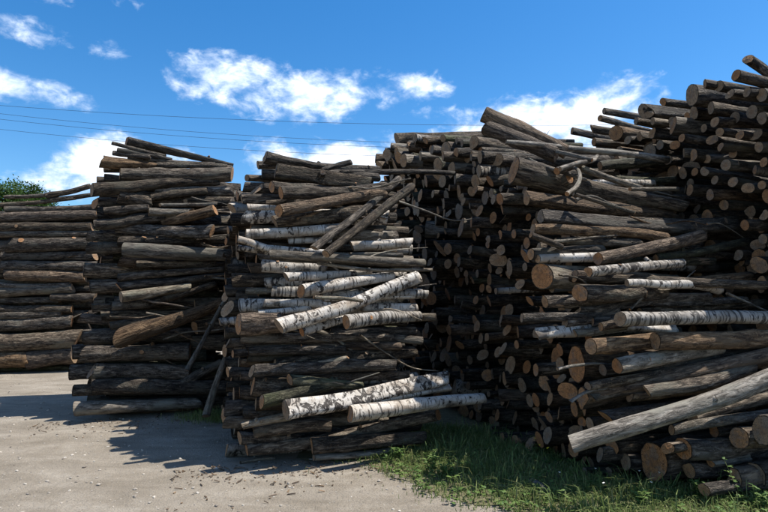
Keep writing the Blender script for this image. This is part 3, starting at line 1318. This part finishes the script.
vx, vy = np.arange(-1.2, 5.0, .05), np.arange(2.6, 9.0, .05)
keep, vid, vv = [], {}, []
for j, y in enumerate(vy):
    for i, x in enumerate(vx):
        if in_verge(x, y) > .10:
            vid[i, j] = len(vv)
            vv.append((x, y, ground_z(x, y) + .006))
vf = [(vid[i, j], vid[i + 1, j], vid[i + 1, j + 1], vid[i, j + 1]) for (i, j) in vid
      if (i + 1, j) in vid and (i, j + 1) in vid and (i + 1, j + 1) in vid]
tag(mesh_obj('verge', vv, vf, SOIL), kind='structure')


class Blades:
    def __init__(self):
        self.v, self.f, self.r = [], [], []

    def blade(self, x, y, h, wd, rnd_, lean=.5):
        z = ground_z(x, y)
        a = rg.uniform(0, 2 * math.pi)
        la = rg.uniform(0, 2 * math.pi)
        le = h * rg.uniform(.1, lean)
        c, s = math.cos(a) * wd, math.sin(a) * wd
        dx, dy = math.cos(la) * le, math.sin(la) * le
        n = len(self.v)
        self.v += [(x - c, y - s, z - .01), (x + c, y + s, z - .01),
                   (x - c * .8 + dx * .35, y - s * .8 + dy * .35, z + h * .6), (x + c * .8 + dx * .35, y + s * .8 + dy * .35, z + h * .6),
                   (x + dx, y + dy, z + h * (1 - .25 * lean))]
        self.f += [(n, n + 1, n + 3, n + 2), (n + 2, n + 3, n + 4)]
        self.r += [rnd_] * 5

    def leaf(self, p, d, up, ln, wd, rnd_):
        """pointed oval leaf"""
        p, d, up = Vector(p), Vector(d).normalized(), Vector(up)
        s = d.cross(up).normalized()
        n = len(self.v)
        m = p + d * ln * .5 + up * ln * .06
        self.v += [tuple(p), tuple(p + d * ln * .3 + s * wd), tuple(p + d * ln * .7 + s * wd * .8), tuple(p + d * ln - up * ln * .1),
                   tuple(p + d * ln * .7 - s * wd * .8), tuple(p + d * ln * .3 - s * wd), tuple(m)]
        self.f += [(n, n + 1, n + 6), (n + 1, n + 2, n + 6), (n + 2, n + 3, n + 6), (n + 3, n + 4, n + 6), (n + 4, n + 5, n + 6), (n + 5, n, n + 6)]
        self.r += [rnd_] * 7


gb = Blades()
for _ in range(70000):
    x, y = rg.uniform(-.6, 4.6), rg.uniform(3.3, 7.6)
    d = in_verge(x, y)
    if d < 0 or x > y * .80 + .3:
        continue
    # the row of logs behind the grass stands on bare soil
    pu, pv = (np.array([x, y, 0]) - STACKS['D'].o) @ STACKS['D'].u, (np.array([x, y, 0]) - STACKS['D'].o) @ STACKS['D'].v
    if pu > .15 and pv > .15:
        continue
    q = noise.noise((x * 2.1, y * 2.1, 20)) * .5 + .5
    if rg.random() > min(1, .25 + d * 1.6) * (.45 + .75 * q):
        continue
    h = rg.uniform(.045, .13) * (.6 + .9 * q) * min(1, .55 + d)
    if rg.random() < .07:
        h *= 2.1
    gb.blade(x, y, h, rg.uniform(.0028, .0060), min(1, max(0, rg.gauss(.52, .26))), 1.3)
for _ in range(2600):           # small tuft in the gap between two stacks
    c = ground_at(226, 418)
    x, y = rg.gauss(c[0], .28), rg.gauss(c[1] + .05, .16)
    gb.blade(x, y, rg.uniform(.05, .17), rg.uniform(.0025, .004), rg.random(), .8)
for _ in range(700):            # stray blades on the gravel edge
    x, y = rg.uniform(-.9, 2.2), rg.uniform(3.4, 6.0)
    d = in_verge(x, y)
    if -.35 < d < 0 and rg.random() < .5 + d:
        gb.blade(x, y, rg.uniform(.02, .07), .003, rg.random(), .9)
tag(mesh_obj('grass', gb.v, gb.f, GRASS, rnd=gb.r, smooth=False), 'low green grass growing between the gravel and the log stacks', 'grass', kind='stuff')
wb = Blades()
for _ in range(900):            # broad leaved ground cover among the grass
    x, y = rg.uniform(-.3, 3.9), rg.uniform(3.5, 6.4)
    d = in_verge(x, y)
    q = noise.noise((x * 1.3, y * 1.3, 40))
    pu, pv = (np.array([x, y, 0]) - STACKS['D'].o) @ STACKS['D'].u, (np.array([x, y, 0]) - STACKS['D'].o) @ STACKS['D'].v
    if d < .03 or q < -.12 or (pu > .1 and pv > 0):
        continue
    z = ground_z(x, y)
    tone = rg.random()
    hh = rg.uniform(.03, .10)
    for kq in range(rg.randint(4, 8)):
        a = rg.uniform(0, 6.28)
        lz = z + hh * rg.uniform(.5, 1.1)
        wb.leaf((x + math.cos(a) * .012, y + math.sin(a) * .012, lz), (math.cos(a), math.sin(a), rg.uniform(-.2, .5)), (0, 0, 1),
                rg.uniform(.025, .06), rg.uniform(.008, .018), min(1, max(0, tone + rg.uniform(-.2, .2))))
tag(mesh_obj('ground_cover', wb.v, wb.f, WEED, rnd=wb.r, smooth=False), 'small broad leaved weeds mixed into the grass', 'weeds', kind='stuff')


def plant(px, py, h, nst, label, seed_, leafy=True):
    """an upright weed: stems and leaves"""
    r_ = random.Random(seed_)
    base = ground_at(px, py)
    base[2] = ground_z(base[0], base[1])
    root = bpy.data.objects.new('weed_plant', None)
    COL.objects.link(root)
    root.location = base.tolist()
    tag(root, label, 'weed')
    stv, stf, stl = [], [], []
    lf = Blades()
    for s_ in range(nst):
        a = r_.uniform(0, 6.28)
        hh = h * r_.uniform(.65, 1.05)
        top = base + np.array([math.cos(a) * hh * .35, math.sin(a) * hh * .35, hh])
        midp = (base + top) / 2 + np.array([r_.uniform(-.02, .02), r_.uniform(-.02, .02), .01])
        v, f, l2, _, P, _ = log_shape([base - np.array([0, 0, .01]), midp, top], .0035, .0018, seed_ + s_, 5, 7, 0, .3)
        n0 = len(stv)
        stv += v.tolist()
        stl += l2.tolist()
        stf += [tuple(i + n0 for i in ff) for ff in f]
        for q in range(2, 7):
            for w_ in range(r_.randint(2, 4)):
                a2 = r_.uniform(0, 6.28)
                lf.leaf(P[q], (math.cos(a2), math.sin(a2), r_.uniform(-.1, .6)), (0, 0, 1), r_.uniform(.03, .065), r_.uniform(.009, .016), r_.random())
    mesh_obj('stem', stv, stf, GRASS, parent=root, lc=stl, rnd=.7, loc=base)
    mesh_obj('leaves', lf.v, lf.f, WEED, parent=root, rnd=lf.r, smooth=False, loc=base)


plant(397, 462, .16, 5, 'bushy weed in sunlight where the gravel meets the foot of the birch stack', 31)
plant(431, 474, .22, 6, 'tall leafy weed standing in sunlight at the gravel edge', 32)
plant(446, 478, .14, 4, 'low spreading weed beside the tall leafy weed', 33)
plant(640, 508, .15, 7, 'bright clump of broad leaves in the grass below the slanting pole', 34)
plant(700, 500, .18, 4, 'slender weed in front of the broad reddish sawn face', 35)
plant(741, 505, .34, 2, 'single tall thin weed in front of the thick logs by the grass', 36)
plant(762, 511, .22, 5, 'leafy weed growing beside the thickest logs by the grass', 37)


def flowers(name, mat, spots, label, cat, rad):
    v, f = [], []
    for x, y, z in spots:
        n0 = len(v)
        tl = rg.uniform(-.4, .4)
        v.append((x, y, z + rad * .2))
        for q in range(10):
            a = q * math.pi / 5
            rr = rad * (1 if q % 2 == 0 else .62)
            v.append((x + math.cos(a) * rr, y + math.sin(a) * rr, z + tl * math.cos(a) * rr + rad * .25))
        for q in range(10):
            f.append((n0, n0 + 1 + q, n0 + 1 + (q + 1) % 10))
        v.append((x, y, z - rad * .5))
        for q in range(10):
            f.append((len(v) - 1, n0 + 1 + (q + 1) % 10, n0 + 1 + q))
    tag(mesh_obj(name, v, f, mat, smooth=False), label, cat, kind='stuff')


ys, ws = [], []
for (px, py) in [(545, 452), (553, 456), (549, 459), (558, 453), (540, 461), (566, 462), (573, 458), (579, 469), (548, 466), (536, 456), (584, 463), (601, 471)]:
    p = ground_at(px, py)
    ys.append((p[0], p[1], .17 + rg.uniform(-.02, .03)))
for (px, py) in [(612, 477), (625, 470), (596, 486), (640, 486), (660, 492), (674, 489), (690, 478), (560, 490), (604, 500), (652, 502)]:
    p = ground_at(px, py)
    ws.append((p[0], p[1], .14 + rg.uniform(-.02, .03)))
flowers('yellow_flowers', YELLOW, ys, 'scattered tiny yellow flowers in the grass', 'flowers', .017)
flowers('white_flowers', WHITEP, ws, 'scattered tiny white flowers in the grass', 'flowers', .013)

# ------------------------------------------------------------------ pebbles, chips and other litter on the gravel
ico = [(0, 0, 1), (.894, 0, .447), (.276, .851, .447), (-.724, .526, .447), (-.724, -.526, .447), (.276, -.851, .447),
       (.724, .526, -.447), (-.276, .851, -.447), (-.894, 0, -.447), (-.276, -.851, -.447), (.724, -.526, -.447), (0, 0, -1)]
icf = [(0, 1, 2), (0, 2, 3), (0, 3, 4), (0, 4, 5), (0, 5, 1), (1, 6, 2), (2, 7, 3), (3, 8, 4), (4, 9, 5), (5, 10, 1),
       (2, 6, 7), (3, 7, 8), (4, 8, 9), (5, 9, 10), (1, 10, 6), (6, 11, 7), (7, 11, 8), (8, 11, 9), (9, 11, 10), (10, 11, 6)]
sv, sf, sr = [], [], []
for _ in range(6000):
    y = 3.0 + 9.5 * rg.random() ** 1.6
    x = rg.uniform(-y * .74, min(y * .5, 2.2))
    if in_verge(x, y) > .05:
        continue
    s = .004 + .016 * rg.random() ** 6
    z = ground_z(x, y)
    n0 = len(sv)
    ax, ay, az_ = rg.uniform(.7, 1.5), rg.uniform(.7, 1.3), rg.uniform(.4, .8)
    ca = rg.uniform(0, 6.28)
    for (a, b_, c) in ico:
        j = rg.uniform(.8, 1.2) * s
        q, w_ = a * ax * j, b_ * ay * j
        sv.append((x + q * math.cos(ca) - w_ * math.sin(ca), y + q * math.sin(ca) + w_ * math.cos(ca), z + s * az_ * .35 + c * az_ * j))
    sf += [(a + n0, b_ + n0, c + n0) for a, b_, c in icf]
    sr += [rg.random()] * 12
tag(mesh_obj('pebbles', sv, sf, STONE, rnd=sr, smooth=False), 'small loose stones strewn over the pale gravel', 'pebbles', kind='stuff')
cv, cf, cl_, cr_ = [], [], [], []
for _ in range(900):           # bark chips gather at the foot of the stacks
    kx = rg.choice('ABBCCCD')
    s_ = STACKS[kx]
    p = s_.o + s_.u * rg.uniform(-.6, 2.2) - s_.v * abs(rg.gauss(.1, .45))
    x, y = p[0], p[1]
    z = ground_z(x, y) + .004
    a = rg.uniform(0, 6.28)
    ln, wd, th = .006 + .035 * rg.random() ** 2.5, rg.uniform(.003, .010), rg.uniform(.002, .007)
    n0 = len(cv)
    ti = rg.uniform(-.35, .35)
    for (q, w_, t_) in ((-1, -1, 0), (1, -.7, 0), (1, .8, 0), (-1, 1, 0), (-.9, -.8, 1), (.8, -.6, 1), (.9, .7, 1), (-.8, .8, 1)):
        cv.append((x + math.cos(a) * q * ln - math.sin(a) * w_ * wd, y + math.sin(a) * q * ln + math.cos(a) * w_ * wd, z + t_ * th + abs(ti) * ln + ti * q * ln))
    cf += [tuple(i + n0 for i in ff) for ff in ((4, 5, 6, 7), (0, 1, 5, 4), (1, 2, 6, 5), (2, 3, 7, 6), (3, 0, 4, 7), (3, 2, 1, 0))]
    cl_ += [(q * ln + _, w_ * wd, t_) for (q, w_, t_) in [(0, 0, 0)] * 8]
    cr_ += [rg.random()] * 8
tag(mesh_obj('bark_chips', cv, cf, BARK_M, lc=cl_, rnd=cr_, smooth=False), 'bits of bark and wood chips littered around the foot of the stacks', 'bark chips', kind='stuff')
for (a, b_, rA, label) in (((240, 463), (275, 458), .016, 'short pale stick on the gravel by the birch stack'),
                           ((309, 459), (334, 462), .008, 'thin crooked twig on the gravel at the grass edge'),
                           ((532, 486), (549, 497), .035, 'short dark block of wood lying in the grass')):
    seed += 7
    p0, p1 = ground_at(*a), ground_at(*b_)
    for p in (p0, p1):
        p[2] = ground_z(p[0], p[1]) + rA * .9
    add_log('stick', [p0, (p0 + p1) / 2 + np.array([.01, .02, .004]), p1], rA, rA * .7, 'g', seed, label, 'stick', None, 9, 9, 0)

# ------------------------------------------------------------------ dry twigs that stand up on the stacks


def twig_plant(px, py, sname, dv, h, nb, label, seed_):
    r_ = random.Random(seed_)
    base, _ = STACKS[sname].on_front(px, py, dv)
    root = None
    v_, f_, l_ = [], [], []
    for q in range(nb):
        top = base + np.array([r_.uniform(-.4, .4) * h, r_.uniform(-.2, .2) * h, h * r_.uniform(.6, 1.05)])
        mid = (base + top) / 2 + np.array([r_.uniform(-.1, .1) * h, 0, 0])
        v, f, l2, _, P, _ = log_shape([base, mid, top], .0045, .002, seed_ + q, 5, 6, 0, .4)
        segs = [(v, f, l2)]
        for b2 in range(3):
            s0 = P[r_.randint(2, 5)]
            e0 = s0 + np.array([r_.uniform(-.3, .3) * h, 0, r_.uniform(.05, .3) * h])
            v, f, l2, _, _, _ = log_shape([s0, (s0 + e0) / 2 + np.array([0, 0, -.02 * h]), e0], .004, .002, seed_ + q + 40 + b2, 4, 4, 0, .4)
            segs.append((v, f, l2))
        for v, f, l2 in segs:
            n0 = len(v_)
            v_ += v.tolist()
            l_ += l2.tolist()
            f_ += [tuple(i + n0 for i in ff) for ff in f]
    tag(mesh_obj('dry_twigs', v_, f_, TWIG, lc=l_, loc=base), label, 'twigs')


twig_plant(540, 150, 'D', .3, .26, 7, 'tangle of dry twigs beside the two trunks slanting to the sky', 54)
twig_plant(572, 152, 'D', .5, .16, 5, 'low dry twigs on the sloping top of the grass side stack', 55)
twig_plant(619, 150, 'D', 1.0, .24, 7, 'knot of pale twigs between the grass side stack and the tall stack', 56)

# ------------------------------------------------------------------ leafy tree behind the far stack


def tree(px, py_top, dist, rx, rz, label, seed_):
    r_ = random.Random(seed_)
    topz = CAM_H + (ray(px, py_top)[2] / ray(px, py_top)[1]) * dist
    x0 = ray(px, py_top)[0] / ray(px, py_top)[1] * dist
    root = bpy.data.objects.new('leafy_tree', None)
    COL.objects.link(root)
    root.location = (x0, dist, 0)
    tag(root, label, 'tree')
    base = np.array([x0, dist, 0.0])
    cz = topz - rz
    v_, f_, l_ = [], [], []
    limbs = []
    trunk_top = base + np.array([.1, 0, cz * .7])
    segs = [([base, (base + trunk_top) / 2 + np.array([.08, .05, 0]), trunk_top], .20, .13)]
    for q in range(9):
        a = q * 2.4
        s0 = base + (trunk_top - base) * r_.uniform(.55, 1.0)
        e0 = np.array([x0 + math.cos(a) * rx * r_.uniform(.5, .8), dist + math.sin(a) * rx * r_.uniform(.5, .8), cz + r_.uniform(-.4, .7) * rz])
        segs.append(([s0, (s0 + e0) / 2 + np.array([0, 0, .2]), e0], .08, .025))
        limbs.append(e0)
    for q, (pp, ra, rb) in enumerate(segs):
        v, f, l2, _, _, _ = log_shape(pp, ra, rb, seed_ + q, 9, 9, 0, .8)
        n0 = len(v_)
        v_ += v.tolist()
        l_ += l2.tolist()
        f_ += [tuple(i + n0 for i in ff) for ff in f]
    mesh_obj('trunk', v_, f_, BARK_G, parent=root, lc=l_, rnd=.4, loc=base)
    lf = Blades()
    clumps = []
    for q in range(120):
        a, b_ = r_.uniform(0, 6.28), math.acos(r_.uniform(-.7, 1))
        k_ = r_.uniform(.55, 1.0)
        clumps.append((x0 + math.cos(a) * math.sin(b_) * rx * k_, dist + math.sin(a) * math.sin(b_) * rx * k_, cz + math.cos(b_) * rz * k_, r_.uniform(.22, .42)))
    for cx, cy, cz_, cr in clumps:
        tone = r_.random()
        for _ in range(260):
            g = Vector((r_.gauss(0, 1), r_.gauss(0, 1), r_.gauss(0, .8)))
            p = Vector((cx, cy, cz_)) + g * cr * .55
            d = (g.normalized() + Vector((r_.uniform(-.6, .6), r_.uniform(-.6, .6), r_.uniform(-.6, .6)))).normalized()
            up = Vector((r_.uniform(-.5, .5), r_.uniform(-.5, .5), 1)).normalized()
            lf.leaf(p, d, up, r_.uniform(.07, .14), r_.uniform(.022, .04), min(1, max(0, tone * .5 + r_.uniform(0, .5))))
    mesh_obj('crown', lf.v, lf.f, LEAF, parent=root, rnd=lf.r, smooth=False, loc=base)


tree(0, 183, 24, 1.8, 2.4, 'rounded leafy green tree behind the low stack', 71)
tree(32, 187, 25, .9, 2.0, 'narrow leafy green tree beside the rounded one', 72)

# ------------------------------------------------------------------ overhead cables and the poles that carry them
CY = 30.0
XL, XR = -44.0, 46.0
LINES = [(106, 124, 121), (114.5, 142, 140), (120, 147, 145), (130, 156, 152)]
endsL, endsR = [], []
names = ('uppermost thin overhead cable crossing the sky', 'second overhead cable below the uppermost one',
         'third overhead cable, close under the second', 'lowest overhead cable, passing just over the stacks')
for q, (ya, yb, yc) in enumerate(LINES):
    zz = [CAM_H + ray(384, y_)[2] / ray(384, y_)[1] * CY for y_ in (ya, yb, yc)]
    xx = [-20.8, 0, 20.8]
    cf_ = np.polyfit(xx, zz, 2)
    yo = CY + (q - 1.5) * .0
    pts = [np.array([x, yo, np.polyval(cf_, x)]) for x in np.linspace(XL, XR, 9)]
    v, f, l2, _, P, _ = log_shape(pts, .009, .009, 900 + q, 6, 60, 0, 0)
    o = mesh_obj('overhead_cable', v, f, CABLE, lc=l2, loc=pts[0])
    tag(o, names[q], 'cable', 'overhead cables')
    endsL.append(pts[0])
    endsR.append(pts[-1])
for ends_, label in ((endsL, 'wooden pole carrying the cables beyond the leafy tree'), (endsR, 'wooden pole carrying the cables beyond the tall stack')):
    x = ends_[0][0]
    zt = max(p[2] for p in ends_) + .5
    root = bpy.data.objects.new('utility_pole', None)
    COL.objects.link(root)
    root.location = (x, CY + .3, 0)
    tag(root, label, 'utility pole')
    base = np.array([x, CY + .3, 0.0])
    v, f, l2, _, _, _ = log_shape([base, base + np.array([0, 0, zt])], .16, .11, 950, 14, 12, 0, .2)
    mesh_obj('shaft', v, f, POLEW, parent=root, lc=l2, loc=base)
    for p in ends_:
        v, f, l2, _, _, _ = log_shape([p + np.array([0, .34, 0]), p], .035, .05, 951, 10, 5, 0, 0)
        mesh_obj('insulator', v, f, CERAMIC, parent=root, lc=l2, loc=base)
